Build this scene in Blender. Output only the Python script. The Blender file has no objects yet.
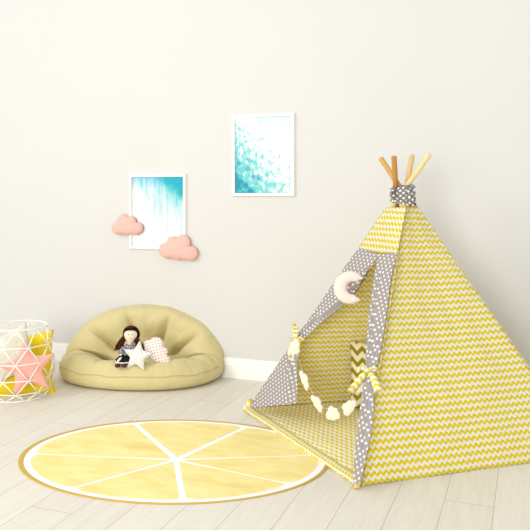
import bpy, math, random
from math import sin, cos, pi, radians, sqrt, hypot, exp
from mathutils import Vector as V, Matrix, noise

random.seed(7)
SC = bpy.context.scene
COL = SC.collection

# ------------------------------------------------------------------ frame
# survey frame: X right, Y ahead of the camera, Z up.  World frame: wall along x.
F, HX, HY, CH = 722.0, 265.0, 190.0, 1.3
M_ = 0.37
N_ = sqrt(1 + M_ * M_)
WALL_Y = 4.924 / N_
def W(p):
    x, y, z = p
    return V(((x - M_ * y) / N_, (M_ * x + y) / N_, z))
def at(px, py, Y):                       # point seen at px,py standing Y metres ahead
    return V(((px - HX) / F * Y, Y, CH + (HY - py) / F * Y))
def floor_at(px, py):
    return at(px, py, F * CH / (py - HY))
def wall_at(px, py, off=0.0):
    Y = (4.924 - off * N_) / (1 + M_ * (px - HX) / F)
    return at(px, py, Y)
def hit(px, py, p0, n):
    d = V(((px - HX) / F, 1, (HY - py) / F)); o = V((0, 0, CH))
    return o + d * ((p0 - o).dot(n) / d.dot(n))

# ------------------------------------------------------------------ objects
def empty(name, loc, label, cat, group=None):
    o = bpy.data.objects.new(name, None); COL.objects.link(o)
    o.empty_display_size = 0.05
    o.location = W(loc)
    tag(o, label, cat, group)
    return o
def tag(o, label, cat, group=None):
    o['label'] = label; o['category'] = cat
    if group: o['group'] = group
def mesh(name, verts, faces, mats, root=None, parent=None, origin=None, uv=None, mi=None,
         smooth=True, world=False):
    """verts in the survey frame; root = top-level empty (its location is subtracted)."""
    vw = [V(v) if world else W(v) for v in verts]
    if root is not None: o0 = root.matrix_basis.translation.copy()
    elif origin is not None: o0 = V(origin) if world else W(origin)
    else: o0 = V((0, 0, 0))
    me = bpy.data.meshes.new(name)
    me.from_pydata([tuple(v - o0) for v in vw], [], faces)
    if not isinstance(mats, (list, tuple)): mats = [mats]
    for m in mats: me.materials.append(m)
    if mi: me.polygons.foreach_set('material_index', mi)
    if uv:
        L = me.uv_layers.new(name='uv')
        for lp in me.loops: L.data[lp.index].uv = uv[lp.vertex_index]
    me.polygons.foreach_set('use_smooth', [smooth] * len(me.polygons))
    me.update()
    o = bpy.data.objects.new(name, me); COL.objects.link(o)
    if root is not None: o.parent = parent or root
    elif origin is not None: o.location = o0
    return o
class MB:
    def __init__(s): s.v = []; s.f = []; s.u = []; s.m = []
    def add(s, vs, fs, us=None, m=0):
        b = len(s.v); s.v += [V(v) for v in vs]
        s.f += [tuple(i + b for i in f) for f in fs]
        s.u += us if us else [(0, 0)] * len(vs)
        s.m += [m] * len(fs)
        return s
    def build(s, name, mats, root=None, parent=None, origin=None, smooth=True, world=False):
        return mesh(name, s.v, s.f, mats, root, parent, origin, s.u, s.m, smooth, world)
def grid(nu, nv, fn, closed_u=False):
    vs = []; us = []
    for j in range(nv + 1):
        for i in range(nu + (0 if closed_u else 1)):
            p, t = fn(i / nu, j / nv); vs.append(p); us.append(t)
    r = nu if closed_u else nu + 1; fs = []
    for j in range(nv):
        for i in range(nu):
            a = j * r + i; b = j * r + (i + 1) % r
            fs.append((a, b, b + r, a + r))
    return vs, fs, us
def tube(path, rad, seg=10, caps=True, closed=False):
    path = [V(p) for p in path]; n = len(path); vs = []; fs = []
    ref = None
    for i, p in enumerate(path):
        if closed: t = path[(i + 1) % n] - path[i - 1]
        else: t = path[min(i + 1, n - 1)] - path[max(i - 1, 0)]
        t = t.normalized()
        if ref is None:
            ref = V((0, 0, 1)) if abs(t.z) < .9 else V((1, 0, 0))
        a = t.cross(ref).normalized(); b = a.cross(t).normalized(); ref = b
        r = rad(i / max(1, n - 1)) if callable(rad) else rad
        for k in range(seg):
            g = 2 * pi * k / seg
            vs.append(p + a * cos(g) * r + b * sin(g) * r)
    for i in range(n if closed else n - 1):
        for k in range(seg):
            a0 = i * seg + k; a1 = i * seg + (k + 1) % seg
            j = ((i + 1) % n) * seg
            fs.append((a0, a1, j + (k + 1) % seg, j + k))
    if caps and not closed:
        fs.append(tuple(range(seg))[::-1]); fs.append(tuple((n - 1) * seg + k for k in range(seg)))
    return vs, fs
def box(lo, hi):
    x0, y0, z0 = lo; x1, y1, z1 = hi
    v = [(x0,y0,z0),(x1,y0,z0),(x1,y1,z0),(x0,y1,z0),(x0,y0,z1),(x1,y0,z1),(x1,y1,z1),(x0,y1,z1)]
    f = [(0,3,2,1),(4,5,6,7),(0,1,5,4),(1,2,6,5),(2,3,7,6),(3,0,4,7)]
    return v, f
def mod(o, kind, **kw):
    m = o.modifiers.new(kind.lower(), kind)
    for k, v in kw.items(): setattr(m, k, v)
    return o
def nz(p, s=1.0): return noise.noise(V(p) * s)

# ------------------------------------------------------------------ materials
def lin(c):
    return tuple(((x / 255) / 12.92 if x <= 10 else ((x / 255 + .055) / 1.055) ** 2.4) for x in c) + (1,)
class NT:
    def __init__(s, name):
        s.m = bpy.data.materials.new(name); s.m.use_nodes = True
        s.t = s.m.node_tree; s.t.nodes.clear()
        s.out = s.n('ShaderNodeOutputMaterial')
        s.b = s.n('ShaderNodeBsdfPrincipled'); s.l(s.b.outputs[0], s.out.inputs[0])
    def n(s, t, **kw):
        q = s.t.nodes.new(t)
        for k, v in kw.items(): setattr(q, k, v)
        return q
    def l(s, a, b): s.t.links.new(a, b)
    def put(s, inp, v):
        if hasattr(v, 'is_linked') or hasattr(v, 'links'): s.l(v, inp)
        else: inp.default_value = v
    def math(s, op, a, b=None, c=None):
        q = s.n('ShaderNodeMath', operation=op); s.put(q.inputs[0], a)
        if b is not None: s.put(q.inputs[1], b)
        if c is not None: s.put(q.inputs[2], c)
        return q.outputs[0]
    def mix(s, f, a, b, blend='MIX'):
        q = s.n('ShaderNodeMix', data_type='RGBA', blend_type=blend)
        s.put(q.inputs[0], f); s.put(q.inputs[6], a); s.put(q.inputs[7], b)
        return q.outputs[2]
    def noise(s, scale, vec=None, detail=3.0, rough=.55, w=None):
        q = s.n('ShaderNodeTexNoise'); q.inputs['Scale'].default_value = scale
        q.inputs['Detail'].default_value = detail; q.inputs['Roughness'].default_value = rough
        if vec is not None: s.l(vec, q.inputs['Vector'])
        return q.outputs[0]
    def obj(s): return s.n('ShaderNodeTexCoord').outputs['Object']
    def uv(s):
        q = s.n('ShaderNodeSeparateXYZ'); s.l(s.n('ShaderNodeTexCoord').outputs['UV'], q.inputs[0])
        return q.outputs[0], q.outputs[1]
    def mapping(s, vec, scale=(1,1,1), loc=(0,0,0)):
        q = s.n('ShaderNodeMapping'); s.l(vec, q.inputs[0])
        q.inputs['Scale'].default_value = scale; q.inputs['Location'].default_value = loc
        return q.outputs[0]
    def ramp(s, f, a, b):
        q = s.n('ShaderNodeMapRange', clamp=True); s.l(f, q.inputs[0])
        q.inputs[1].default_value = a; q.inputs[2].default_value = b
        return q.outputs[0]
    def bump(s, h, strength=.3, dist=.005):
        q = s.n('ShaderNodeBump'); q.inputs['Strength'].default_value = strength
        q.inputs['Distance'].default_value = dist
        s.l(h, q.inputs['Height']); s.l(q.outputs[0], s.b.inputs['Normal'])
    def base(s, c, rough=.8, spec=.2, sheen=0.0):
        s.put(s.b.inputs['Base Color'], c); s.b.inputs['Roughness'].default_value = rough
        s.b.inputs['Specular IOR Level'].default_value = spec
        s.b.inputs['Sheen Weight'].default_value = sheen
    def translucent(s, c, f):
        t = s.n('ShaderNodeBsdfTranslucent'); s.put(t.inputs[0], c)
        mx = s.n('ShaderNodeMixShader'); mx.inputs[0].default_value = f
        s.l(s.b.outputs[0], mx.inputs[1]); s.l(t.outputs[0], mx.inputs[2]); s.l(mx.outputs[0], s.out.inputs[0])

def plain(name, c, rough=.7, spec=.25, weave=0.0, var=.06, sheen=0.0, scale=60):
    t = NT(name); o = t.obj()
    n = t.noise(9, o)
    col = t.mix(t.math('MULTIPLY', n, var * 2), lin(c), lin([x * .82 for x in c]))
    t.base(col, rough, spec, sheen)
    if weave: t.bump(t.noise(scale, o, 4), weave, .004)
    return t.m
def chevron(name, cy, cw, P=.033, lam=.029, amp=.017, duty=.49, tr=.42, wob=0.0):
    t = NT(name); u, v = t.uv()
    fr = t.math('FRACT', t.math('DIVIDE', u, lam))
    tri = t.math('MULTIPLY', t.math('ABSOLUTE', t.math('SUBTRACT', fr, .5)), 2 * amp)
    w = t.math('FRACT', t.math('DIVIDE', t.math('ADD', v, tri), P))
    k = t.math('ABSOLUTE', t.math('SUBTRACT', w, .5))
    msk = t.ramp(k, duty / 2 + .03, duty / 2 - .03)
    n = t.noise(30, t.obj())
    col = t.mix(msk, lin(cw), t.mix(n, lin(cy), lin([x * .93 for x in cy])))
    t.base(col, .9, .1)
    t.bump(t.noise(26, t.obj(), 3), .25, .006)
    if tr: t.translucent(col, tr)
    return t.m
def dots(name, bg, dot, D=.022, r=.0052, tr=.15, aspect=True):
    t = NT(name); u, v = t.uv()
    a = t.math('DIVIDE', t.math('ADD', u, v), D * 1.41421); b = t.math('DIVIDE', t.math('SUBTRACT', u, v), D * 1.41421)
    fa = t.math('SUBTRACT', t.math('FRACT', a), .5); fb = t.math('SUBTRACT', t.math('FRACT', b), .5)
    d = t.math('SQRT', t.math('ADD', t.math('MULTIPLY', fa, fa), t.math('MULTIPLY', fb, fb)))
    msk = t.ramp(d, r / D + .04, r / D - .04)
    col = t.mix(msk, lin(bg), lin(dot))
    t.base(col, .9, .1); t.bump(t.noise(30, t.obj(), 3), .2, .005)
    if tr: t.translucent(col, tr)
    return t.m

# ------------------------------------------------------------------ setting
YEL, YWHT = (244, 225, 20), (247, 244, 238)
def floor_material():
    t = NT('pale oak planks'); o = t.obj()
    s = t.n('ShaderNodeSeparateXYZ'); t.l(o, s.inputs[0])
    pw = .198
    fx = t.math('DIVIDE', t.math('ADD', s.outputs[0], .1466 + pw * 40), pw)
    idx = t.math('FLOOR', fx)
    wn = t.n('ShaderNodeTexWhiteNoise', noise_dimensions='1D'); t.l(idx, wn.inputs['W'])
    yy = t.math('DIVIDE', t.math('ADD', s.outputs[1], t.math('MULTIPLY', wn.outputs[0], 7.3)), 1.6)
    yi = t.math('FLOOR', yy)
    wn2 = t.n('ShaderNodeTexWhiteNoise', noise_dimensions='2D')
    cb = t.n('ShaderNodeCombineXYZ'); t.l(idx, cb.inputs[0]); t.l(yi, cb.inputs[1]); t.l(cb.outputs[0], wn2.inputs['Vector'])
    ex = t.math('ABSOLUTE', t.math('SUBTRACT', t.math('FRACT', fx), .5))
    ey = t.math('ABSOLUTE', t.math('SUBTRACT', t.math('FRACT', yy), .5))
    seam = t.math('MAXIMUM', t.ramp(ex, .4895, .496), t.ramp(ey, .4985, .4996))
    c2 = t.n('ShaderNodeCombineXYZ')
    t.l(t.math('ADD', s.outputs[0], t.math('MULTIPLY', wn2.outputs[0], 9.0)), c2.inputs[0])
    t.l(s.outputs[1], c2.inputs[1]); t.l(t.math('MULTIPLY', wn2.outputs[0], 5.0), c2.inputs[2])
    mp = t.mapping(c2.outputs[0], (22, 1.6, 1))
    q = t.n('ShaderNodeTexNoise'); t.l(mp, q.inputs['Vector']); q.inputs['Scale'].default_value = 1.6
    q.inputs['Detail'].default_value = 6; q.inputs['Distortion'].default_value = 1.3
    g = t.ramp(q.outputs[0], .3, .7)
    base = t.mix(wn2.outputs[0], lin((226, 218, 203)), lin((218, 210, 194)))
    col = t.mix(t.math('MULTIPLY', g, .55), base, lin((238, 231, 216)))
    big = t.noise(1.3, o, 2)
    col = t.mix(t.math('MULTIPLY', big, .25), col, lin((212, 202, 184)))
    col = t.mix(t.math('MULTIPLY', seam, .62), col, lin((150, 130, 104)))
    t.base(col, .5, .3)
    t.bump(t.math('SUBTRACT', t.math('MULTIPLY', g, .2), seam), .18, .003)
    return t.m
def wall_material():
    t = NT('matt white wall paint'); o = t.obj()
    col = t.mix(t.noise(1.2, o, 2), lin((215, 212, 206)), lin((211, 208, 202)))
    t.base(col, .92, .1); t.bump(t.noise(260, o, 2), .05, .002)
    return t.m
def struct(name, mb, mats, smooth=False):
    o = mb.build(name, mats, world=True, smooth=smooth); o['kind'] = 'structure'; return o
struct('floor', MB().add(*box((-6.5, -3.0, -.08), (6, WALL_Y + .15, 0))), floor_material())
struct('wall_back', MB().add(*box((-6.5, WALL_Y, 0), (6, WALL_Y + .15, 3.0))), wall_material())
prof = [(0, 0), (.018, 0), (.018, .088), (.015, .096), (.0125, .101), (.0125, .112), (.011, .119), (.0075, .126), (.006, .134), (0, .136)]
mb = MB(); k = len(prof)
vs = [(x, WALL_Y - d, z) for x in (-6.5, 6) for d, z in prof]
fs = [(i, (i + 1) % k, k + (i + 1) % k, k + i) for i in range(k)] + [tuple(range(k))[::-1], tuple(range(k, 2 * k))]
struct('baseboard_back', mb.add(vs, fs), plain('white skirting gloss', (241, 239, 231), .45, .3, var=.02))

# ------------------------------------------------------------------ rug
RC = V((-0.4457, 3.5274, 0)); RA = V((.9925, -.1226, 0)) * .7546; RB = V((.1226, .9925, 0)) * .542
def rugp(a, b, z): return RC + RA * a + RB * b + V((0, 0, z))
def disc(mb, pts, z0, z1, m):
    n = len(pts)
    v = [rugp(a, b, z1) for a, b in pts] + [rugp(a, b, z0) for a, b in pts]
    f = [tuple(range(n))] + [(i, i + n, (i + 1) % n + n, (i + 1) % n) for i in range(n)] + [tuple(range(n, 2 * n))[::-1]]
    mb.add(v, f, None, m)
def rug():
    mb = MB()
    circ = lambda r, cx=0, cy=0, n=120: [(cx + r * cos(2 * pi * i / n), cy + r * sin(2 * pi * i / n)) for i in range(n)]
    disc(mb, circ(1.0), .0008, .0050, 0)
    disc(mb, circ(.970, .008, -.012), .0050, .0056, 1)
    c = V((.035, -.113))
    ends = [(-.932, -.133), (-.443, -.798), (.221, -.927), (.800, -.525), (.885, .140), (.382, .84), (-.4495, .8218)]
    ang = [math.atan2(b - c.y, a - c.x) for a, b in ends]
    wid = [.021, .022, .036, .019, .019, .038, .038]
    R = .926
    for i in range(7):
        a0, a1 = ang[i], ang[(i + 1) % 7]
        while a1 < a0: a1 += 2 * pi
        d0 = V((cos(a0), sin(a0))); d1 = V((cos(a1), sin(a1)))
        n0 = V((-d0.y, d0.x)) * wid[i] * .5; n1 = V((d1.y, -d1.x)) * wid[(i + 1) % 7] * .5
        def edge(p, d):          # distance to the rim circle
            q = p - V((.008, -.012)); bq = q.dot(d); return -bq + sqrt(bq * bq - q.dot(q) + R * R)
        pts = []
        half = (a1 - a0) / 2; off = (wid[i] + wid[(i + 1) % 7]) / 4 / sin(half) + .012
        am = (a0 + a1) / 2
        tip = c + V((cos(am), sin(am))) * off
        pts.append(tip)
        p0 = c + n0; L = edge(p0, d0)
        pts += [p0 + d0 * L * .5, p0 + d0 * L * .93, p0 + d0 * (L * .975) + n0 * .35]
        p1 = c + n1; L1 = edge(p1, d1)
        for k in range(1, 14):
            g = a0 + (a1 - a0) * (.055 + .89 * k / 14); d = V((cos(g), sin(g)))
            pts.append(c + d * edge(c, d))
        pts += [p1 + d1 * (L1 * .975) + n1 * .35, p1 + d1 * L1 * .93, p1 + d1 * L1 * .5]
        disc(mb, [(p.x, p.y) for p in pts], .0056, .0062, 2)
    t = NT('lemon flesh pile'); o = t.obj()
    n = t.ramp(t.noise(5, t.mapping(o, (1, 2.2, 1)), 4), .35, .72)
    col = t.mix(n, lin((249, 232, 165)), lin((240, 217, 134)))
    col = t.mix(t.math('MULTIPLY', t.ramp(t.noise(3, t.mapping(o, (1, 2, 1), (3, 1, 0)), 3), .56, .8), .45), col, lin((214, 184, 96)))
    t.base(col, .95, .05); t.bump(t.noise(220, o, 2), .3, .003)
    o = mb.build('rug', [plain('golden rind pile', (205, 172, 88), .95, .05, .3, scale=200), plain('white pith pile', (250, 249, 243), .95, .05, .3, .02, scale=200), t.m],
                 origin=RC, smooth=False)
    tag(o, 'large flat oval rug printed as a yellow lemon slice on the floor', 'rug')
rug()

# ------------------------------------------------------------------ soft shapes
def ray_outline(circles, c, n=120, box_=None):
    out = []
    for i in range(n):
        g = 2 * pi * i / n; d = V((cos(g), sin(g))); best = 0
        for (x, y, r) in circles:
            q = V((c[0] - x, c[1] - y)); b = q.dot(d); D = b * b - q.dot(q) + r * r
            if D > 0: best = max(best, -b + sqrt(D))
        if box_:
            x0, y0, x1, y1 = box_; t = 1e9
            if d.x > 1e-6: t = min(t, (x1 - c[0]) / d.x)
            if d.x < -1e-6: t = min(t, (x0 - c[0]) / d.x)
            if d.y > 1e-6: t = min(t, (y1 - c[1]) / d.y)
            if d.y < -1e-6: t = min(t, (y0 - c[1]) / d.y)
            best = max(best, t)
        out.append((c[0] + d.x * best, c[1] + d.y * best))
    return out
def star_outline(R, r, rot=0, round_=.06, per=14):
    pts = []
    for k in range(5):
        for j in (0, 1):
            a = rot + pi / 2 + k * 2 * pi / 5 + j * pi / 5
            rr = R if j == 0 else r
            pts.append(V((cos(a) * rr, sin(a) * rr)))
    out = []
    for i in range(10):
        a, b = pts[i], pts[(i + 1) % 10]
        for k in range(per):
            out.append(a.lerp(b, k / per))
    n = len(out)
    for _ in range(3):
        out = [(out[i - 1] + out[i] * 2 + out[(i + 1) % n]) / 4 for i in range(n)]
    return [tuple(p) for p in out]
def puff(outline, c, tf, tb, rings=9, pw=2.2, ex=.6, wr=0.0):
    """inflated outline: local x,z in the outline's plane, -y towards the viewer"""
    n = len(outline); vs = []; fs = []; us = []
    ss = [1 - (1 - (i / rings)) ** 1.6 for i in range(rings + 1)][::-1]      # 1 .. 0
    def ringset(t, sgn, skip):
        idx = []
        for s in ss[(1 if skip else 0):-1]:
            h = t * max(0, 1 - s ** pw) ** ex
            st = len(vs)
            for i, (x, y) in enumerate(outline):
                X = c[0] + (x - c[0]) * s; Y = c[1] + (y - c[1]) * s
                q = h * (1 + wr * nz((X * 30, Y * 30, sgn * 3)))
                vs.append(V((X, -sgn * q, Y))); us.append((X, Y))
            idx.append(st)
        vs.append(V((c[0], -sgn * t, c[1]))); us.append(c)
        return idx, len(vs) - 1
    a, ac = ringset(tf, 1, False)
    def link(lst, cen, flip):
        for p, q in zip(lst, lst[1:]):
            for i in range(n):
                j = (i + 1) % n; f = (p + i, p + j, q + j, q + i); fs.append(f[::-1] if flip else f)
        for i in range(n):
            f = (lst[-1] + i, lst[-1] + (i + 1) % n, cen); fs.append(f[::-1] if flip else f)
    link(a, ac, False)
    b, bc = ringset(tb, -1, True)
    link([a[0]] + b, bc, True)
    return vs, fs, us
def frame_m(origin, right, up):
    """columns: right, away, up"""
    r = V(right).normalized(); u = V(up).normalized(); d = u.cross(r).normalized(); u = r.cross(d).normalized()
    m = Matrix.Identity(4)
    for i in range(3):
        m[i][0] = r[i]; m[i][1] = d[i]; m[i][2] = u[i]; m[i][3] = V(origin)[i]
    return m
def xf(m, shp):
    return ([m @ V(v) for v in shp[0]],) + tuple(shp[1:])
def square_cushion(w, h, t, n=26, pinch=.07, fn=None):
    vs = []; fs = []; us = []
    def pt(a, b, s):
        x = a * (1 - pinch * (1 - b * b) ) ; y = b * (1 - pinch * (1 - a * a))
        e = (max(0, 1 - a * a) * max(0, 1 - b * b)) ** .42
        q = t * e * (1 + .10 * nz((a * 2.2, b * 2.2, s * 2 + 5)))
        return V((x * w / 2, -s * q, y * h / 2))
    for s in (1, -1):
        st = len(vs)
        for j in range(n + 1):
            for i in range(n + 1):
                a = sin((i / n - .5) * pi) * .5 + (i / n * 2 - 1) * .5
                b = sin((j / n - .5) * pi) * .5 + (j / n * 2 - 1) * .5
                vs.append(pt(a, b, s)); us.append((a * w / 2, b * h / 2))
        for j in range(n):
            for i in range(n):
                q = st + j * (n + 1) + i; f = (q, q + 1, q + n + 2, q + n + 1)
                fs.append(f if s > 0 else f[::-1])
    return vs, fs, us
def weld(o, d=.0006): return mod(o, 'WELD', merge_threshold=d)

WR = V((1, -M_, 0)).normalized()          # along the wall, to the right
WN = V((-M_, -1, 0)).normalized()         # out of the wall
UP = V((0, 0, 1))

# ------------------------------------------------------------------ pictures
white_frame = plain('white lacquered moulding', (246, 243, 234), .5, .3, var=.02)
def glass_mat():
    t = NT('picture glass')
    tr = t.n('ShaderNodeBsdfTransparent'); gl = t.n('ShaderNodeBsdfGlossy'); gl.inputs['Roughness'].default_value = .02
    fr = t.n('ShaderNodeFresnel'); fr.inputs[0].default_value = 1.45
    mx = t.n('ShaderNodeMixShader'); t.l(fr.outputs[0], mx.inputs[0])
    t.l(tr.outputs[0], mx.inputs[1]); t.l(gl.outputs[0], mx.inputs[2]); t.l(mx.outputs[0], t.out.inputs[0])
    return t.m
GLASS = glass_mat()
def art_rain():
    t = NT('watercolour drips'); u, v = t.uv()
    cb = t.n('ShaderNodeCombineXYZ'); t.l(u, cb.inputs[0]); t.l(v, cb.inputs[1]); o = cb.outputs[0]
    drip = t.noise(1, t.mapping(o, (12, 1.5, 1)), 5, .7)
    cloud = t.noise(5, o, 5, .6)
    # strength: strong at the top, most of all top right, fading down the sheet
    s = t.math('ADD', t.math('MULTIPLY', t.math('SUBTRACT', v, .62), 1.15), t.math('MULTIPLY', t.math('SUBTRACT', u, .45), .62))
    a = t.ramp(t.math('ADD', s, t.math('MULTIPLY', t.math('SUBTRACT', drip, .46), 2.1)), -.02, .60)
    b = t.ramp(t.math('ADD', t.math('SUBTRACT', t.math('ADD', t.math('MULTIPLY', u, .75), v), 1.47), t.math('MULTIPLY', t.math('SUBTRACT', cloud, .5), .55)), -.12, .03)
    top = t.ramp(t.math('ADD', v, t.math('MULTIPLY', t.math('SUBTRACT', cloud, .5), .35)), .84, .99)
    paper = t.mix(t.ramp(drip, .5, .75), lin((250, 250, 244)), lin((222, 242, 232)))
    col = t.mix(a, paper, t.mix(cloud, lin((70, 204, 220)), lin((150, 230, 226))))
    col = t.mix(t.math('MULTIPLY', top, .6), col, lin((110, 204, 232)))
    col = t.mix(b, col, t.mix(cloud, lin((0, 166, 192)), lin((0, 206, 210))))
    t.base(col, .8, .1); return t.m
def art_spray():
    t = NT('watercolour spray'); u, v = t.uv()
    cb = t.n('ShaderNodeCombineXYZ'); t.l(u, cb.inputs[0]); t.l(t.math('MULTIPLY', v, 1.3), cb.inputs[1]); o = cb.outputs[0]
    fine = t.noise(13, t.mapping(o, (1.15, .8, 1)), 4, .65); mid = t.noise(5.5, o, 4, .6)
    s = t.math('SUBTRACT', .80, t.math('ADD', t.math('MULTIPLY', u, .80), t.math('MULTIPLY', v, .80)))
    a = t.ramp(t.math('ADD', s, t.math('MULTIPLY', t.math('SUBTRACT', fine, .5), 3.0)), .0, .40)
    b = t.ramp(t.math('ADD', t.math('SUBTRACT', s, .42), t.math('MULTIPLY', t.math('SUBTRACT', mid, .5), 1.9)), -.05, .25)
    wash = t.ramp(t.math('ADD', v, t.math('MULTIPLY', mid, .3)), .95, 1.2)
    paper = t.mix(t.math('MULTIPLY', wash, .5), lin((251, 251, 246)), lin((196, 234, 226)))
    col = t.mix(a, paper, t.mix(mid, lin((84, 222, 204)), lin((160, 230, 240))))
    col = t.mix(b, col, t.mix(fine, lin((0, 128, 184)), lin((10, 196, 190))))
    t.base(col, .8, .1); return t.m
def picture(px0, py0, px1, py1, art, label):
    tl, br = wall_at(px0, py0), wall_at(px1, py1)
    w = (br - tl).dot(WR); h = tl.z - br.z
    c = tl + WR * w / 2; c.z = br.z
    root = empty('picture_frame', c, label, 'picture', 'framed watercolours on the wall')
    m = frame_m(c + V((0, 0, h / 2)) + WN * .001, WR, UP)
    bw, d = .0185, .022
    mb = MB(); prof = [(0, 0), (0, d - .002), (.002, d), (bw - .002, d), (bw, d - .002), (bw, 0)]
    vs = []
    for sx, sz in ((-1, -1), (1, -1), (1, 1), (-1, 1)):
        for q, dd in prof: vs.append(m @ V((sx * (w / 2 - q), -dd, sz * (h / 2 - q))))
    k = len(prof); fs = []
    for i in range(4):
        for j in range(k):
            a = i * k + j; b = i * k + (j + 1) % k; i2 = ((i + 1) % 4) * k
            fs.append((a, i2 + j, i2 + (j + 1) % k, b))
    mb.add(vs, fs).build('frame', white_frame, root, smooth=False)
    iw, ih = w / 2 - bw, h / 2 - bw
    v = [m @ V((x * iw, y, z * ih)) for y in (-.008, -.001) for x, z in ((-1, -1), (1, -1), (1, 1), (-1, 1))]
    uvs = [((x + 1) / 2, (z + 1) / 2) for y in (0, 1) for x, z in ((-1, -1), (1, -1), (1, 1), (-1, 1))]
    f = [(0, 1, 2, 3), (7, 6, 5, 4), (0, 4, 5, 1), (1, 5, 6, 2), (2, 6, 7, 3), (3, 7, 4, 0)]
    mesh('print', v, f, art, root, uv=uvs, smooth=False)
    v = [m @ V((x * iw, y, z * ih)) for y in (-.0125, -.0105) for x, z in ((-1, -1), (1, -1), (1, 1), (-1, 1))]
    mesh('glass_pane', v, f, GLASS, root, smooth=False)
picture(130.6, 174.6, 186.6, 250.0, art_rain(), 'white framed watercolour of turquoise paint drips, hung low between two pink clouds')
picture(233.3, 115.6, 295.0, 196.0, art_spray(), 'white framed watercolour of blue-green splashes, hung higher and nearer the teepee')

# ------------------------------------------------------------------ pink wall clouds
pink_felt = plain('salmon pink felt', (242, 186, 172), .95, .05, .5, .08, .3, 240)
def wall_cloud(px, py, w, circles, c, label, th=.042, rot=0):
    p = wall_at(px, py, .0255)
    s = w
    out = [(x * s, y * s) for x, y in ray_outline(circles, c, 110, (-.36, -.26, .36, .0))]
    a = radians(rot)
    m = frame_m(p, WR * cos(a) + UP * sin(a), UP * cos(a) - WR * sin(a))
    shp = xf(m, puff(out, (c[0] * s, c[1] * s), th, .010, 9, 2.4, .55, .1))
    o = MB().add(*shp).build('cloud_cushion', pink_felt, origin=p)
    tag(o, label, 'wall decoration', 'pink felt clouds on the wall')
circL = [(-.33, -.09, .17), (-.13, .10, .19), (.12, .09, .165), (.34, -.08, .16), (0, -.08, .2)]
wall_cloud(127.4, 225.0, .264, circL, (0, -.06), 'smaller pink felt cloud on the wall at the lower left of the drip picture')
circR = [(-.34, -.09, .16), (-.14, .08, .165), (.12, .12, .185), (.34, -.10, .165), (0, -.08, .2)]
wall_cloud(178.2, 247.6, .310, circR, (0, -.06), 'larger pink felt cloud on the wall overlapping the lower right corner of the drip picture', rot=-3)

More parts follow.
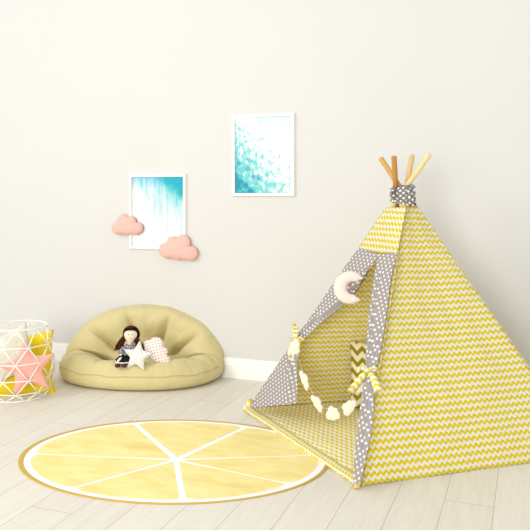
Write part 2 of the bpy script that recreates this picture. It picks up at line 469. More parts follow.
# ------------------------------------------------------------------ pouf
khaki = None
def pouf():
    t = NT('khaki cotton'); o = t.obj()
    col = t.mix(t.noise(4, o, 3), lin((213, 199, 147)), lin((204, 189, 134)))
    t.base(col, .85, .15, .15); t.bump(t.noise(20, t.mapping(o, (1, 1, .6)), 5), .6, .012)
    B = V((.14, .99, 0)).normalized(); A = V((B.y, -B.x, 0))
    front = floor_at(121, 393); front.z = 0
    RW, RD = .585, .47
    flat, ar, aang = .36, .19, radians(62)
    prof = [(0, .07), (.12, .068), (.24, .066), (.36, .070), (.44, .082), (.52, .112), (.60, .150), (.70, .176), (.79, .182), (.87, .170),
            (.935, .138), (.98, .105), (1.0, .07), (.99, .038), (.955, .014), (.90, .002), (.8, 0), (.6, 0), (.3, 0), (0, 0)]
    NP, NT_ = len(prof), 300
    # finer profile
    fine = []
    for (r0, z0), (r1, z1) in zip(prof, prof[1:]):
        for k in range(3): fine.append((r0 + (r1 - r0) * k / 3, z0 + (z1 - z0) * k / 3))
    fine.append(prof[-1])
    for _ in range(2):
        fine = [fine[0]] + [((a[0] + 2 * b[0] + c[0]) / 4, (a[1] + 2 * b[1] + c[1]) / 4) for a, b, c in zip(fine, fine[1:], fine[2:])] + [fine[-1]]
    pleats = [radians(d) for d in (4, 36, 68, 106, 140, 170, 205, 246, 290, 332)]
    def surf(r, z, th, top):
        pl = 0; tf = 0
        for g in pleats:
            d = (th - g + pi) % (2 * pi) - pi
            pl += exp(-abs(d) / .05); tf += exp(-((d * r) / .05) ** 2 - ((r - .47) / .055) ** 2)
        rim = math.exp(-((r - .56) / (.16 if r < .56 else .21)) ** 2)
        if top:
            z -= pl * rim * .10 + tf * .045
            z += .012 * nz((r * 5 * cos(th), r * 5 * sin(th), 1)) * min(1, r * 2) + .007 * nz((16 * cos(th), 16 * sin(th), r * 3)) * min(1, r)
            rr = r * (1 - .010 * pl * max(0, r - .8) * 5)
        else: rr = r
        z = max(z, 0 if not top else .02)
        sq = 1 + .035 * (abs(sin(2 * th)) ** 2)
        a = rr * cos(th) * RW * sq; b = rr * sin(th) * RD * sq + RD
        # bend the rear half up against the wall
        s = b - flat; L = ar * aang
        if s <= 0: fb, fz, n = b, 0.0, (0, 1)
        elif s < L:
            g = s / ar; fb = flat + ar * sin(g); fz = ar * (1 - cos(g)); n = (-sin(g), cos(g))
        else:
            e = s - L; fb = flat + ar * sin(aang) + e * cos(aang); fz = ar * (1 - cos(aang)) + e * sin(aang); n = (-sin(aang), cos(aang))
        b2 = fb + n[0] * z; z2 = fz + n[1] * z
        return front + A * a + B * b2 + V((0, 0, z2 + .0015))
    npf = len(fine); vs = []; fs = []
    mid = max(range(npf), key=lambda i: fine[i][0])
    vs.append(surf(0, fine[0][1], 0, True))
    for i in range(1, npf - 1):
        for k in range(NT_):
            vs.append(surf(fine[i][0], fine[i][1], 2 * pi * k / NT_, i <= mid + 3 and fine[i][1] > .02))
    vs.append(surf(0, 0, 0, False)); last = len(vs) - 1
    for k in range(NT_):
        k2 = (k + 1) % NT_
        fs.append((0, 1 + k, 1 + k2)); fs.append((last, 1 + (npf - 3) * NT_ + k2, 1 + (npf - 3) * NT_ + k))
        for i in range(npf - 3):
            a = 1 + i * NT_; fs.append((a + k2, a + k, a + NT_ + k, a + NT_ + k2))
    root = empty('floor_cushion', front + B * .3, 'big khaki tufted floor cushion chair folded up against the wall', 'floor cushion')
    body = MB().add(vs, fs).build('cushion', t.m, root)
    seam = []
    for k in range(60):
        th = pi + .25 + (pi - .5) * k / 59
        r, z = 1.0, .088
        p = surf(.985, .098, th, True); seam.append(p)
    MB().add(*tube(seam, .0022, 6)).build('seam', plain('khaki thread', (190, 172, 118), .9, .1), root)
    from mathutils.bvhtree import BVHTree
    return BVHTree.FromPolygons([tuple(v) for v in vs], fs)
PB = pouf()
def on_pouf(px, py, back=0):
    d = V(((px - HX) / F, 1, (HY - py) / F)); o = V((0, 0, CH))
    h = PB.ray_cast(o, d.normalized())
    return h[0]

# ------------------------------------------------------------------ toys on the pouf
def doll():
    foot = on_pouf(122, 365)
    Y = foot.y + .035
    P = lambda px, py, dy=0: at(px, py, Y + dy)
    base = P(126, 366); base.z = foot.z
    root = empty('rag_doll', base, 'brown-haired rag doll in grey top and black skirt sitting on the khaki floor cushion', 'doll')
    skin = plain('cream calico', (240, 226, 196), .9, .1, .2)
    brown = plain('dark brown wool', (74, 38, 26), .9, .1, .8, .3, scale=120)
    # body: one skinned skeleton
    J = {'pel': (P(126.5, 359, .03), .026), 'che': (P(129, 349, .03), .022), 'neck': (P(130, 343.5, .025), .013),
         'hd1': (P(130.5, 337.2, .018), .044), 'hd2': (P(130.7, 334.0, .018), .047), 'hd3': (P(130.7, 330.0, .018), .036),
         'shL': (P(125, 346.5, .025), .014), 'elL': (P(121.5, 351.5, .01), .011), 'haL': (P(120.5, 356, -.01), .010),
         'shR': (P(133, 346.5, .025), .014), 'elR': (P(136.5, 351, .01), .011), 'haR': (P(136, 356, -.01), .010),
         'knL': (P(120.5, 359.5, -.03), .016), 'anL': (P(117.2, 364, -.06), .013), 'toL': (P(117.5, 366, -.075), .012),
         'knR': (P(127, 361, -.03), .016), 'anR': (P(124.5, 364, -.06), .013), 'toR': (P(124, 366, -.075), .012)}
    E = [('pel','che'),('che','neck'),('neck','hd1'),('hd1','hd2'),('hd2','hd3'),('che','shL'),('shL','elL'),('elL','haL'),('che','shR'),('shR','elR'),('elR','haR'),
         ('pel','knL'),('knL','anL'),('anL','toL'),('pel','knR'),('knR','anR'),('anR','toR')]
    keys = list(J); me = bpy.data.meshes.new('body')
    o0 = root.location
    me.from_pydata([tuple(W(J[k][0]) - o0) for k in keys], [(keys.index(a), keys.index(b)) for a, b in E], [])
    o = bpy.data.objects.new('body', me); COL.objects.link(o)
    mod(o, 'SKIN', use_smooth_shade=True)
    for i, k in enumerate(keys):
        me.skin_vertices[0].data[i].radius = (J[k][1],) * 2
    me.skin_vertices[0].data[0].use_root = True
    mod(o, 'SUBSURF', levels=2, render_levels=2)
    dg = bpy.context.evaluated_depsgraph_get()
    nm = bpy.data.meshes.new_from_object(o.evaluated_get(dg)); o.modifiers.clear(); o.data = nm
    nm.name = 'body'; nm.materials.clear(); nm.materials.append(skin)
    o.parent = root
    def ball(c, r, sx=1, sy=1, sz=1, n=18, cut=None, wob=0):
        def fn(u, v):
            a, b = u * 2 * pi, (v - .5) * pi
            d = V((cos(b) * cos(a) * sx, cos(b) * sin(a) * sy, sin(b) * sz))
            return V(c) + d * r * (1 + wob * nz((d.x * 4, d.y * 4, d.z * 2))), (u, v)
        return grid(n, n // 2, fn, True)
    head = P(130.6, 335.3, .018)
    # hair: cap over the back and top of the head plus two loose bunches
    hb = MB()
    capf = lambda u, v: (head + V((0, .012, .003)) + (lambda a, b: V((cos(a) * sin(b), sin(a) * sin(b), cos(b))))(u * 2 * pi, v * pi) * .053, (u, v))
    vs, fs, us = grid(28, 16, capf, True)
    # open the face: keep faces away from the front
    keep = []
    for f in fs:
        c = sum((vs[i] for i in f), V()) / 4 - (head + V((0, .012, .003)))
        if not (c.y < .006 and c.z < .046): keep.append(f)
    hb.add(vs, keep, us)
    hair = mod(hb.build('hair', brown, root), 'SOLIDIFY', thickness=.006, offset=-1)
    for side, pts in ((-1, [(125, 337), (122, 341), (119.6, 345.5), (118.6, 350.5)]), (1, [(135.5, 338), (138, 342), (139.6, 346), (140.2, 350.5)])):
        mbh = MB()
        for k in range(7):
            j = (k - 3) * .0035
            path = [P(x, y, .012 + .003 * (k % 3)) + V((j * (1 + i * .5), 0, .003 * (k % 2))) for i, (x, y) in enumerate(pts)]
            mbh.add(*tube(path, lambda s: .0085 * (1 - .55 * s), 7))
        mbh.build('hair_bunch', brown, root)
    dark = plain('embroidered black thread', (40, 32, 30), .8)
    for x in (128.4, 132.0):
        MB().add(*ball(P(x, 334.8, -.0285), .0034, n=10)).build('eye', dark, root)
    MB().add(*tube([P(129, 338.4, -.026), P(130.2, 339.0, -.027), P(131.6, 338.4, -.026)], .0012, 6)).build('mouth', plain('pink thread', (196, 110, 100), .8), root)
    gt = NT('grey mottled cotton'); ob = gt.obj()
    gt.base(gt.mix(gt.ramp(gt.noise(120, ob, 2), .45, .6), lin((92, 88, 92)), lin((196, 192, 192))), .9, .1)
    def ring(cen, rx, ry, z, n=24, wob=0):
        return [V(cen) + V((cos(2 * pi * i / n) * rx * (1 + wob * cos(8 * 2 * pi * i / n)), sin(2 * pi * i / n) * ry * (1 + wob * cos(8 * 2 * pi * i / n)), z)) for i in range(n)]
    def loft(rings):
        n = len(rings[0]); vs = [p for r in rings for p in r]
        fs = [(j * n + i, j * n + (i + 1) % n, (j + 1) * n + (i + 1) % n, (j + 1) * n + i) for j in range(len(rings) - 1) for i in range(n)]
        return vs, fs
    top = MB().add(*loft([ring(P(130, 343.3, .026), .016, .016, 0), ring(P(129.6, 345.5, .028), .03, .026, 0), ring(P(129, 349, .03), .033, .030, 0), ring(P(128, 354, .03), .034, .032, 0), ring(P(127.3, 357, .03), .035, .033, 0)]))
    for a, b, c in (('shL', 'elL', 'haL'), ('shR', 'elR', 'haR')):
        top.add(*tube([J[a][0], J[b][0], J[b][0].lerp(J[c][0], .6)], .0165, 10))
    mod(top.build('top', gt.m, root), 'SOLIDIFY', thickness=.002)
    # skirt: lies over the thighs
    rows = [ring(P(127.3, 354.5, .03), .037, .036, 0), ring(P(126, 357, .012), .048, .052, 0, wob=.03), ring(P(124.6, 359.6, -.002), .056, .066, 0, wob=.05), ring(P(124.2, 361.8, -.004), .058, .069, 0, wob=.06)]
    sk = MB().add(*loft(rows))
    black = plain('black cotton', (30, 28, 32), .9, .1)
    skirt = mod(sk.build('skirt', black, root), 'SOLIDIFY', thickness=.002)
    band = MB().add(*loft([[p + (p - P(124.6, 359.6, -.002)).normalized() * .0022 for p in ring(P(124.5, 360.0, -.003), .0565, .067, 0, wob=.053)], [p + (p - P(124.3, 361.3, -.002)).normalized() * .0022 for p in ring(P(124.3, 361.1, -.004), .0575, .0685, 0, wob=.058)]]))
    mod(band.build('hem_stripe', plain('white braid', (240, 238, 232), .9, .1), root, skirt), 'SOLIDIFY', thickness=.0015)
    for a, b in (('anL', 'toL'), ('anR', 'toR')):
        p0, p1 = J[a][0], J[b][0]
        MB().add(*ball(p0.lerp(p1, .75), .0175, 1, 1.25, .8, 14)).build('boot', plain('brown felt', (92, 58, 38), .9, .1), root)
doll()
def toy_star():
    t = NT('white cotton with grey spots'); u, v = t.uv()
    def cell(D, r, off=0):
        a = t.math('DIVIDE', t.math('ADD', t.math('ADD', u, v), off), D); b = t.math('DIVIDE', t.math('SUBTRACT', u, v), D)
        fa = t.math('SUBTRACT', t.math('FRACT', a), .5); fb = t.math('SUBTRACT', t.math('FRACT', b), .5)
        return t.ramp(t.math('SQRT', t.math('ADD', t.math('MULTIPLY', fa, fa), t.math('MULTIPLY', fb, fb))), r + .06, r - .06)
    t.base(t.mix(t.math('MULTIPLY', cell(.024, .2), .8), lin((234, 231, 220)), lin((138, 146, 146))), .9, .1)
    p = on_pouf(138, 366); c = at(137.6, 356.3, p.y - .002)
    m = frame_m(c, (1, -.15, 0), V((0, .25, 1)))
    out = star_outline(.106, .050, radians(-5))
    o = MB().add(*xf(m, puff(out, (0, 0), .024, .020, 9, 2.0, .6))).build('star_cushion', t.m, origin=c - V((0, 0, .095)))
    tag(o, 'small white star cushion with grey spots propped against the rag doll', 'toy cushion')
    t = NT('white cotton with pink spots'); u, v = t.uv()
    a = t.math('DIVIDE', t.math('ADD', u, v), .027); b = t.math('DIVIDE', t.math('SUBTRACT', u, v), .027)
    fa = t.math('SUBTRACT', t.math('FRACT', a), .5); fb = t.math('SUBTRACT', t.math('FRACT', b), .5)
    k = t.ramp(t.math('SQRT', t.math('ADD', t.math('MULTIPLY', fa, fa), t.math('MULTIPLY', fb, fb))), .30, .20)
    t.base(t.mix(t.math('MULTIPLY', k, .9), lin((238, 234, 225)), lin((228, 126, 114))), .9, .1)
    p = on_pouf(158, 362); c = at(156.0, 352.0, p.y + .035)
    a = radians(-30)
    m = frame_m(c, V((cos(a), -.1, sin(a))), V((-sin(a), .35, cos(a))))
    circ = [(-.29, .02, .20), (-.12, .17, .24), (.17, .10, .16), (.36, -.06, .155), (-.3, -.13, .15)]
    s = .218
    out = [(x * s, y * s) for x, y in ray_outline(circ, (0, -.04), 100, (-.30, -.25, .34, 0))]
    o = MB().add(*xf(m, puff(out, (0, -.04 * s), .030, .022, 9, 2.3, .55))).build('cloud_cushion', t.m, origin=c - V((0, 0, .06)))
    tag(o, 'white cloud cushion with pink dots lying on the khaki floor cushion beside the star', 'toy cushion')
toy_star()

# ------------------------------------------------------------------ basket
BC = V((-1.563, 4.579, 0))
def basket():
    wm = plain('white powder coated wire', (244, 242, 234), .45, .4, var=.02)
    root = empty('wire_basket', BC, 'round white geometric wire basket full of cushions on the floor', 'basket')
    rings = [(.441, .176, -26), (.335, .214, -6), (.235, .222, 14), (.135, .220, -6), (.050, .200, 14), (.005, .176, -6)]
    n = 9; wr = .0034
    def node(i, k):
        z, r, a = rings[i]; g = radians(-90 + a + 360 / n * k); return BC + V((cos(g) * r, sin(g) * r, z))
    def circle(z, r, seg=72): return [BC + V((cos(2 * pi * i / seg) * r, sin(2 * pi * i / seg) * r, z)) for i in range(seg)]
    MB().add(*tube(circle(.441, .176), .0042, 8, closed=True)).build('rim', wm, root)
    MB().add(*tube(circle(.005, .176), .0042, 8, closed=True)).build('base_ring', wm, root)
    mb = MB()
    for i in range(1, 5):
        mb.add(*tube([node(i, k) for k in range(n)], wr, 6, closed=True))
    for i in range(5):
        for k in range(n):
            a = node(i, k)
            if rings[i][2] < rings[i + 1][2]: nb = (k, k - 1)
            else: nb = (k, k + 1)
            for q in nb: mb.add(*tube([a, node(i + 1, q)], wr, 6))
    mb.build('wire_lattice', wm, root)
    mb = MB()
    for k in range(3):
        g = pi * k / 3; d = V((cos(g), sin(g), 0)) * .174
        mb.add(*tube([BC + d + V((0, 0, .006 + .0005 * k)), BC - d + V((0, 0, .006 + .0005 * k))], .003, 6))
    mb.build('base_cross', wm, root)
    # contents
    must = plain('mustard yellow cotton', (242, 213, 36), .85, .15, .3)
    c = at(22, 366, 4.66)
    m = frame_m(c, V((1, .24, .06)), V((-.05, .32, 1)))
    o = weld(MB().add(*xf(m, square_cushion(.415, .43, .11, 28, .12))).build('cushion', must, origin=c - V((0, .06, .2))))
    tag(o, 'mustard yellow square cushion standing at the back of the wire basket', 'cushion')
    t = NT('cream bouclé'); ob = t.obj()
    t.base(t.mix(t.noise(70, ob, 3), lin((244, 241, 226)), lin((216, 208, 178))), .95, .05, .4)
    t.bump(t.noise(110, ob, 3), 1.0, .012)
    c = at(11, 353.5, 4.52)
    m = frame_m(c, V((1, .10, .36)), V((-.25, .20, 1)))
    o = weld(MB().add(*xf(m, square_cushion(.29, .31, .048, 26, .14))).build('cushion', t.m, origin=c - V((0, 0, .15))))
    tag(o, 'cream white fluffy cushion leaning in the wire basket behind the pink star', 'cushion')
    c = at(28, 368.5, 4.445)
    m = frame_m(c, V((1, .26, -.04)), V((0, .12, 1)))
    out = star_outline(.180, .083, radians(11))
    ps = plain('pink linen', (240, 174, 158), .95, .05, .4, .08, .2, 160)
    o = MB().add(*xf(m, puff(out, (0, 0), .024, .018, 9, 2.0, .6, .1))).build('star_cushion', ps, origin=c - V((0, 0, .14)))
    tag(o, 'pink star shaped cushion at the front inside the wire basket', 'toy cushion')
basket()

# ------------------------------------------------------------------ teepee
FL, FR, BR, BL = V((-.112, 4.247, 0)), V((.401, 3.150, 0)), V((1.562, 3.535, 0)), V((.88, 4.48, 0))
cFR = floor_at(361.0, 487.0)
TFL, TFR, TBR, TBL = at(386, 208, 3.93), at(406.5, 207, 3.845), at(417, 206, 3.885), at(402, 206.5, 3.97)
def teepee():
    root = empty('teepee', (FL + FR + BR + BL) / 4, 'yellow zigzag play teepee with grey spotted curtains and wooden poles', 'teepee')
    chev = chevron('yellow zigzag cotton', YEL, YWHT)
    chev_small = chevron('yellow zigzag tape', YEL, YWHT, .03, .026, .011, .5, .2)
    polka = dots('grey spotted cotton', (168, 158, 153), (247, 244, 238), D=.0255, r=.0057)
    # poles
    tips = {'FL': at(429.6, 153.8, 3.85), 'FR': at(412, 155.6, 4.02), 'BR': at(380.6, 158, 4.0), 'BL': at(394, 156.4, 3.85)}
    feet = {'FL': FL + V((.022, .012, .004)), 'FR': floor_at(356.3, 489) + V((0, 0, .002)), 'BR': BR + V((-.03, 0, .004)), 'BL': BL + V((0, -.02, .004))}
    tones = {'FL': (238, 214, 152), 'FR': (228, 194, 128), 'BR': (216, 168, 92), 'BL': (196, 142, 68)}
    for k in ('FL', 'FR', 'BR', 'BL'):
        t = NT('pine pole ' + k); ob = t.obj()
        g = t.noise(30, t.mapping(ob, (1, 1, .12)), 4)
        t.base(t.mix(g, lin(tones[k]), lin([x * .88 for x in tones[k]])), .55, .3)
        a, b = feet[k], tips[k]; d = (b - a).normalized()
        path = [a, a.lerp(b, .25), a.lerp(b, .5), a.lerp(b, .75), b - d * .003, b]
        MB().add(*tube(path, lambda s: .0145 if s < 1 else .012, 16)).build('pole', t.m, root, smooth=True)
        o = COL.objects[-1]
        mod(o, 'EDGE_SPLIT')
    cen = (FL + FR + BR + BL) / 4
    def panel(name, p00, p10, p01, p11, wr=.010, sag=.02, nu=40, nv=56, strip=None, hem=0.0, seed=0, vo=0):
        """p00-p10 along the ground, p01-p11 at the top"""
        e = (p10 - p00).normalized(); n = e.cross((p01 + p11) / 2 - (p00 + p10) / 2).normalized()
        mid = (p00 + p10 + p01 + p11) / 4
        if n.dot(mid - (cen + V((0, 0, mid.z)))) < 0: n = -n
        upd = n.cross(e);  upd = upd if upd.z > 0 else -upd
        def fn(u, v):
            a = p00.lerp(p10, u).lerp(p01.lerp(p11, u), v)
            bow = 4 * u * (1 - u) * (1 - v) * sin(pi * min(1, v * .9 + .1))
            d = -sag * bow
            edge = min(1, u * 12, (1 - u) * 12, (1 - v) * 10)
            d += wr * edge * (nz((u * 3.0 + seed, v * 4.5, 1)) + .55 * nz((u * 9 + seed, v * 5, 2)))
            d += wr * 1.3 * edge * exp(-u * 9) * sin(v * 38 + 6 * u) * .35
            q = a + n * d
            if v < .02: q = q + V((0, 0, hem * (nz((u * 7 + seed, 0, 3)))))
            return q, ((a - p00).dot(e), (a - p00).dot(upd) + vo)
        vs, fs, us = grid(nu, nv, fn)
        mb = MB().add(vs, fs, us)
        o = mb.build(name, chev, root); mod(o, 'SOLIDIFY', thickness=.003, offset=-1)
        return o, e, n, upd
    z = V((0, 0, .012))
    # right-hand side, wrapping a little round the front pole
    BRo = BR + V((.022, -.006, 0))
    _, e, n, upd = panel('side_panel', cFR + z * .4, BRo + z * .5, TFR, TBR, .011, .03, 60, 80, hem=.006, seed=3)
    # left side and rear
    FLo = FL + V((.006, .022, 0))
    panel('side_panel', FLo + z * .5, BL + z * .5, TFL + V((.012, .03, 0)), TBL, .006, .0, 40, 56, seed=11)
    panel('rear_panel', BL + z, BRo + z, TBL, TBR, .006, .0, 40, 56, seed=17)
    # front plane
    fe = (cFR - FL).normalized()
    fn_ = fe.cross((TFL + TFR) / 2 - (FL + cFR) / 2).normalized()
    if fn_.x > 0: fn_ = -fn_
    fp0 = FL + fn_ * .026
    fu = fn_.cross(fe); fu = fu if fu.z > 0 else -fu
    fq = lambda px, py, off=0: hit(px, py, fp0 + fn_ * off, fn_)
    fuv = lambda p: ((p - fp0).dot(fe), (p - fp0).dot(fu))
    # top of the front: zigzag gable above the curtains (lower edge sags in the middle)
    def gable(u, v):
        top = fq(386 + 20.5 * u, 208 - u)
        low = fq(358.8 + (397.5 - 358.8) * u, 248 + 5.5 * min(1, u * 1.7) ** .8 - .2 * u)
        q = low.lerp(top, v)
        q = q + fn_ * (.004 + .006 * nz((u * 4, v * 4, 8)) * min(1, 8 * u, 8 * (1 - u)))
        a, b = fuv(q); return q, (a, b)
    vs, fs, us = grid(20, 24, gable)
    mod(MB().add(vs, fs, us).build('front_gable', chev, root), 'SOLIDIFY', thickness=.003)
    # facing strip: the side fabric turned round the right-hand front pole
    def strip(u, v):
        y = 253 + (470 - 253) * v
        xr = 406.5 + (361.0 - 406.5) * (y - 207) / 280 ; wpx = 7.0 - 1.5 * v
        q = fq(xr - wpx * (1 - u), y, .002 + .008 * (1 - (2 * u - 1) ** 2) * .5)
        return q, ((q - cFR).dot(fe) + .4, (q - cFR).dot(fu))
    vs, fs, us = grid(6, 50, strip)
    mod(MB().add(vs, fs, us).build('facing_strip', chev, root), 'SOLIDIFY', thickness=.003)
    # curtains
    def curtain(rows, amp_keys, grooves, outer_right, seed, base):
        """rows: (xl,yl,xr,yr); pleats run along the length"""
        nr = len(rows); vs = []; us = []; NU, SUB = 60, 8
        sm = []
        for i in range(nr - 1):
            for k in range(SUB):
                t = k / SUB
                p = [rows[max(i - 1, 0)], rows[i], rows[i + 1], rows[min(i + 2, nr - 1)]]
                r = [0.5 * ((2 * p[1][c]) + (-p[0][c] + p[2][c]) * t + (2 * p[0][c] - 5 * p[1][c] + 4 * p[2][c] - p[3][c]) * t * t + (-p[0][c] + 3 * p[1][c] - 3 * p[2][c] + p[3][c]) * t ** 3) for c in range(4)]
                a = amp_keys[i] + (amp_keys[i + 1] - amp_keys[i]) * t
                sm.append((r, a, (i + t) / (nr - 1)))
        sm.append((list(rows[-1]), amp_keys[-1], 1.0))
        prev = None; L = 0
        for r, a, s in sm:
            pl, pr = fq(r[0], r[1], base), fq(r[2], r[3], base)
            m_ = (pl + pr) / 2
            if prev is not None: L += (m_ - prev).length
            prev = m_
            row = []
            for i in range(NU + 1):
                u = i / NU
                d = .16 * a * nz((u * 3.2, s * 3.0, seed)) * min(1, 6 * u, 6 * (1 - u))
                for g, gw, s0, s1 in grooves:
                    f = max(0, min(1, (s - s0) * 12, (s1 - s) * 12))
                    gg = g + .05 * sin(5 * s + g * 9)
                    d += 1.1 * f * a * (.8 * exp(-((u - gg - gw * 1.3) / (gw * 1.2)) ** 2) - 1.6 * exp(-((u - gg) / (gw * .8)) ** 2))
                row.append(pl.lerp(pr, u) + fn_ * d)
            # arc length across, measured from the pole side
            acc = [0]
            for i in range(NU): acc.append(acc[-1] + (row[i + 1] - row[i]).length)
            ref = acc[-1] if outer_right else 0
            for i, q in enumerate(row):
                vs.append(q); us.append(fuv(q))
        R = NU + 1; fs = [(j * R + i, j * R + i + 1, (j + 1) * R + i + 1, (j + 1) * R + i) for j in range(len(sm) - 1) for i in range(NU)]
        o = MB().add(vs, fs, us).build('curtain', polka, root)
        mod(o, 'SOLIDIFY', thickness=.002)
        return o
    Lrows = [(358.8, 248.3, 380, 254.5), (350, 260, 371.5, 267), (338, 277, 364.5, 279), (329, 290, 358, 290), (321, 302, 348.5, 301.5), (308, 321, 327, 319),
             (300, 331.5, 309, 334), (294.5, 339.5, 300.5, 341.5), (286, 352.5, 297.5, 354), (274, 370, 297.5, 372), (262, 387.5, 297.5, 390), (248.5, 408.5, 297.5, 403.5)]
    LC = curtain(Lrows, [.003, .010, .014, .014, .014, .014, .010, .007, .012, .012, .010, .006], [(.62, .07, .15, .58), (.86, .06, .05, .58), (.35, .06, .40, .60), (.84, .06, .64, 1.1), (.5, .06, .64, .85)], False, 1.3, .008)
    Rrows = [(378.5, 254, 397.5, 253.2), (375.5, 270, 393, 269), (372.5, 290, 389.5, 290), (369, 315, 386.5, 315), (367, 340, 382.5, 340), (366, 360, 378.5, 360),
             (366.3, 371, 374.5, 371), (363.5, 384, 374.5, 385), (360, 410, 373.5, 411), (356.5, 440, 369.5, 441), (354.2, 465, 364.5, 465), (353.8, 483, 360.5, 484)]
    RCu = curtain(Rrows, [.003, .010, .014, .014, .014, .012, .008, .012, .014, .012, .010, .006], [(.32, .08, .06, .52), (.70, .06, .3, .53), (.55, .09, .56, .9), (.2, .06, .60, .8)], True, 2.1, .026)
    # ties
    def ribbon(mb, pts, width_px, off=.03, fold=0.0):
        P = [fq(x, y, off + o_) for x, y, o_ in pts]
        n = len(P); L = 0; vs = []; us = []
        for i, p in enumerate(P):
            t = (P[min(i + 1, n - 1)] - P[max(i - 1, 0)]).normalized()
            s = V((0, 1, 0)).cross(t).normalized()
            if i: L += (p - P[i - 1]).length
            w = (width_px[i] if isinstance(width_px, (list, tuple)) else width_px) / F * p.y / 2
            for k in range(5):
                q = (k / 4 * 2 - 1); vs.append(p + s * w * q + fn_ * fold * (1 - q * q)); us.append((L, w * q))
        fs = [(i * 5 + k, i * 5 + k + 1, i * 5 + k + 6, i * 5 + k + 5) for i in range(n - 1) for k in range(4)]
        mb.add(vs, fs, [(b * 1.0, a) for a, b in us])
    def tie(cur, px, py, band, tails, loops):
        mb = MB()
        ribbon(mb, band, 4.2, .030, .006)
        for pts, w in tails: ribbon(mb, pts, w, .034, .006)
        for pts, w in loops: ribbon(mb, pts, w, .036, .004)
        o = mb.build('tie_ribbon', chev_small, root, cur); mod(o, 'SOLIDIFY', thickness=.003, offset=0)
        q = fq(px, py, .04)
        kn = MB().add(*grid(12, 8, lambda u, v: (q + V((cos(u * 2 * pi) * cos((v - .5) * pi), .8 * sin(u * 2 * pi) * cos((v - .5) * pi), sin((v - .5) * pi))) * .013, (u * .05, v * .04)), True))
        kn.build('knot', chev_small, root, cur)
    tie(RCu, 367.5, 370.5,
        [(360.5, 369.0, -.02), (364, 370.2, 0), (369, 371, .008), (374, 370.2, .002), (379, 368.8, -.02)],
        [([(366.5, 372, .006), (362.5, 376.5, .012), (357, 383.5, .014), (350.5, 392.5, .010)], [5.0, 6.6, 7.6, 7.6]),
         ([(369.5, 372, .006), (373, 377, .010), (376, 384, .008), (378.5, 391.5, .004)], [5, 6.6, 7.6, 7.6])],
        [([(367, 370.5, .006), (362, 368.2, .016), (357.5, 368.4, .014), (360, 371.2, .010)], 3.2), ([(368.5, 370, .006), (373, 367.4, .014), (377.5, 368, .01), (374.5, 370.4, .008)], 3.0)])
    tie(LC, 296.5, 340.2,
        [(291.5, 339.0, -.02), (294, 340, 0), (297, 341, .008), (300, 341, .002), (302.5, 340.5, -.02)],
        [([(295.8, 339, .006), (295.0, 334, .012), (294.2, 329, .012), (294.4, 324, .010)], [3.4, 3.2, 3, 2.8]),
         ([(294, 341, .006), (291, 346, .010), (289.5, 352, .008), (289.7, 358, .006)], [3.4, 3.2, 3, 2.8])],
        [([(296, 339.5, .006), (297, 334, .016), (296.8, 328, .014), (294.8, 326, .012)], 2.6), ([(297, 340, .006), (300.5, 337.4, .014), (303.6, 338.6, .012), (300, 341.4, .008)], 2.6)])
    # floor mat with a padded front edge
    mats = [FL + V((-.015, -.005, 0)), floor_at(355.0, 486.5), BR + V((-.03, .005, 0)), BL + V((-.01, .0, 0))]
    dr = V((.66, -.75, 0)).normalized(); dp = V((-dr.y, dr.x, 0))
    def matf(u, v):
        p = mats[0].lerp(mats[1], u).lerp(mats[3].lerp(mats[2], u), v)
        ed = min(1, v * 80, (1 - v) * 80, u * 80, (1 - u) * 80)
        return p + V((0, 0, .012 + .010 * ed + .004 * nz((u * 7, v * 7, 2)) * ed)), ((p - FL).dot(dr), (p - FL).dot(dp))
    mb = MB(); vs, fs, us = grid(40, 40, matf); mb.add(vs, fs, us)
    per = [i for i in range(41)] + [j * 41 + 40 for j in range(1, 41)] + [40 * 41 + i for i in range(39, -1, -1)] + [j * 41 for j in range(39, 0, -1)]
    low = [V((vs[i].x, vs[i].y, .0075)) for i in per]; hi = [vs[i] for i in per]; k = len(per)
    mb.add(hi + low, [(i, k + i, k + (i + 1) % k, (i + 1) % k) for i in range(k)] + [tuple(range(k, 2 * k))[::-1]], [us[i] for i in per] * 2)
    mat_m = chevron('yellow zigzag mat', YEL, (252, 249, 242), .036, .033, .015, .48, 0)
    fm = mb.build('floor_mat', mat_m, root)
    # padded edge
    def edge(u, v):
        p = mats[0].lerp(mats[1], u); g = 2 * pi * v
        side = V((fe.y, -fe.x, 0)); side = side if side.x > 0 else -side
        q = p + side * (.027 + .033 * cos(g)) + V((0, 0, .0175 + .0095 * sin(g) + .002 * nz((u * 20, v * 2, 1))))
        return q, (v * .19, u * 1.21)
    vs, fs, us = grid(80, 16, edge)
    ed = MB().add(vs, fs, [(b, a) for a, b in us])
    ed.build('padded_edge', chev_small, root, fm)
    # wrapped foot of the left front pole
    d = (tips['FL'] - feet['FL']).normalized()
    vs, fs = tube([FL + V((-.004, 0, .006)) + d * s for s in (0, .012, .03, .05, .07)], .0195, 14)
    MB().add(vs, fs, [((i % 14) / 14 * .12, (i // 14) * .018) for i in range(len(vs))]).build('pole_sock', chev_small, root)
    # scarf knotted round the crossing
    wrap_dots = dots('grey spotted scarf', (136, 128, 126), (240, 238, 234), .022, .006, 0)
    c0 = at(403.0, 194.0, 3.9)
    def wrap(u, v):
        g = u * 2 * pi; w = 1 - abs(2 * v - 1) ** 3
        r = .052 + .010 * w + .013 * nz((cos(g) * 2.4, sin(g) * 2.4, v * 7)) + .004 * sin(v * 16 + g * 2)
        return c0 + V((cos(g) * r, sin(g) * r, (v - .5) * .088 + .008 * sin(g + 1))), (g * .058, v * .1)
    wmb = MB(); wmb.add(*grid(48, 20, wrap, False))
    sc = wmb.build('scarf', wrap_dots, root); mod(sc, 'SOLIDIFY', thickness=.02, offset=-1)
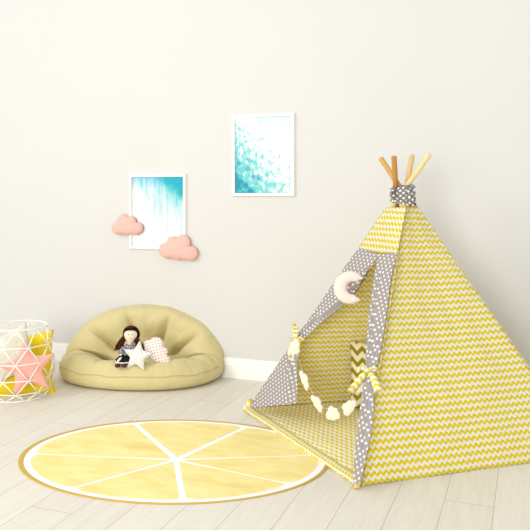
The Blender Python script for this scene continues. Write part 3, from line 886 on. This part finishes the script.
    def tail(mb, pts, w):
        P = [at(x, y, Y) for x, y, Y in pts]; n = len(P); vs = []; us = []; L = 0
        for i, p in enumerate(P):
            if i: L += (p - P[i - 1]).length
            for k in range(9):
                q = k / 8 * 2 - 1; ww = w * (.7 + .3 * i / n)
                vs.append(p + V((q * ww, .010 * sin(q * 6 + i), .004 * q))); us.append((q * ww, L))
        mb.add(vs, [(i * 9 + k, i * 9 + k + 1, i * 9 + k + 10, i * 9 + k + 9) for i in range(n - 1) for k in range(8)], us)
    tm = MB(); tail(tm, [(408.5, 186.5, 3.84), (411, 190, 3.825), (412, 196, 3.82), (412.3, 201, 3.825), (412.6, 206, 3.83)], .022)
    tail(tm, [(395, 188, 3.84), (392.6, 191, 3.845), (392.4, 195, 3.845), (394.5, 199, 3.84)], .012)
    mod(tm.build('scarf_tail', wrap_dots, root, sc), 'SOLIDIFY', thickness=.003)
    return fq, fe, fn_, fu
fq, fe, fnn, fup = teepee()

# ------------------------------------------------------------------ moon
def moon():
    c = fq(350, 287.5, .075)
    r_ = V((1, .0, 0)) * .86 + fe * .5; r_ = r_.normalized()
    m = frame_m(c, V((1, -.25, 0)), V((.0, .22, 1)))
    s = c.y / F
    n = 44; seg = 16; vs = []; fs = []; us = []
    for i in range(n + 1):
        t = i / n; g = radians(36 + (312 - 36) * t)
        e = sin(pi * t)
        th = (3.5 + 3.3 * max(0, e) ** .75) * min(1, (t * 26 + .03) ** .5, ((1 - t) * 26 + .03) ** .5)   # half width, px
        ro = 16.4 - th
        cx, cy = cos(g) * ro, sin(g) * ro
        for k in range(seg):
            a = 2 * pi * k / seg
            rr = th * cos(a)
            vs.append(m @ (V((cx + cos(g) * rr, -th * .62 * sin(a), cy + sin(g) * rr)) * s)); us.append((t, k / seg))
    for i in range(n):
        for k in range(seg):
            fs.append((i * seg + k, i * seg + (k + 1) % seg, (i + 1) * seg + (k + 1) % seg, (i + 1) * seg + k))
    fs.append(tuple(range(seg))); fs.append(tuple(n * seg + k for k in range(seg))[::-1])
    o = MB().add(vs, fs, us).build('moon_cushion', plain('pale peach velour', (238, 212, 199), .9, .1, .3, .03, .3, 200), origin=c)
    tag(o, 'pale pink crescent moon cushion hanging on the left grey spotted curtain', 'hanging decoration')
moon()

# ------------------------------------------------------------------ garland
def garland():
    a, b = fq(296.5, 341, .045), fq(366, 372, .05)
    h = (b - a); h.z = 0; hn = V((h.y, -h.x, 0)).normalized()
    g = lambda px, py, off=0: hit(px, py, a + hn * off, hn)
    felt = plain('cream felt', (240, 238, 218), .95, .05, .3, .03, .2, 200)
    root = empty('cloud_garland', a, 'string of small cream felt clouds hung between the two curtain ties of the teepee', 'garland')
    path = [(296.5, 341), (296, 349), (299, 361), (303, 372), (309, 387), (315, 398), (323, 408), (333, 409.5), (343, 407), (350, 401), (356, 391), (361, 381), (366, 372)]
    P = [g(x, y) for x, y in path]
    MB().add(*tube(P, .0008, 6)).build('string', plain('cream cord', (236, 232, 214), .9), root)
    circ = [(-.30, -.05, .20), (-.08, .13, .24), (.20, .08, .19), (.36, -.08, .15), (0, -.1, .2)]
    base = ray_outline(circ, (0, -.04), 70, (-.34, -.25, .36, 0))
    spec = [(294.6, 350.5, 25, 82, .46, 4), (304.6, 380.5, 21, -70, .34, -3), (317.3, 403.5, 19.5, -58, .40, -3), (333, 414, 14.5, 6, .98, -4), (349.3, 407.5, 18.5, 58, .64, -4), (360.5, 384.5, 17, 60, .7, 6)]
    for (px, py, w, rot, asp, dy) in spec:
        c = g(px, py, .006); s = w / F * c.y; r = radians(rot)
        out = [(x * s, y * s * (asp / .62)) for x, y in base]
        m = frame_m(c, V((cos(r), -.12, sin(r))), V((-sin(r), .0, cos(r))))
        MB().add(*xf(m, puff(out, (0, -.03 * s), .0045, .004, 5, 5, .5))).build('cloud_pendant', felt, root)
garland()

# ------------------------------------------------------------------ cushion in the teepee
def inner_cushion():
    t = chevron('olive zigzag cotton', (150, 138, 26), (238, 228, 190), .066, .062, .034, .45, 0)
    c = at(378, 379, 4.20); c.z = .026 + .195
    m = frame_m(c, V((1, -.12, 0)), V((.10, .03, 1)))
    o = weld(MB().add(*xf(m, square_cushion(.325, .39, .05, 26, .05))).build('cushion', t, origin=c - V((0, 0, .19))))
    tag(o, 'olive and cream zigzag cushion standing inside the teepee behind the right curtain', 'cushion')
inner_cushion()

# ------------------------------------------------------------------ light
w = bpy.data.worlds.new('daylight'); SC.world = w; w.use_nodes = True
w.node_tree.nodes['Background'].inputs[0].default_value = (.95, .975, 1.0, 1)
w.node_tree.nodes['Background'].inputs[1].default_value = .86
def area(name, loc, target, sx, sy, power, col):
    L = bpy.data.lights.new(name, 'AREA'); L.shape = 'RECTANGLE'; L.size = sx; L.size_y = sy; L.energy = power; L.color = col
    o = bpy.data.objects.new(name, L); COL.objects.link(o); o.location = loc
    o.rotation_euler = (V(target) - V(loc)).to_track_quat('-Z', 'Y').to_euler()
    return o
area('window_light', (-4.62, -.2, 3.2), (-.3, 4.0, .7), 2.4, 1.9, 105, (.975, .99, 1))
area('fill_light', (-.9, -3.4, 1.75), (-.8, 3.9, .6), 2.6, 1.7, 215, (.975, .99, 1))  # unseen fill added behind the camera, brightens teepee mouth and right panel

# ------------------------------------------------------------------ camera
cam = bpy.data.cameras.new('camera'); co = bpy.data.objects.new('camera', cam); COL.objects.link(co)
cam.sensor_width = 36; cam.lens = F / 530 * 36
cam.shift_x = 0; cam.shift_y = -(265 - HY) / 530
co.location = (0, 0, CH); co.rotation_euler = (pi / 2, 0, math.atan(M_))
cam.clip_start = .05
SC.camera = co
vs_ = SC.view_settings
vs_.view_transform = 'Standard'; vs_.look = 'None'; vs_.gamma = 1; vs_.exposure = 0.06; vs_.use_curve_mapping = False
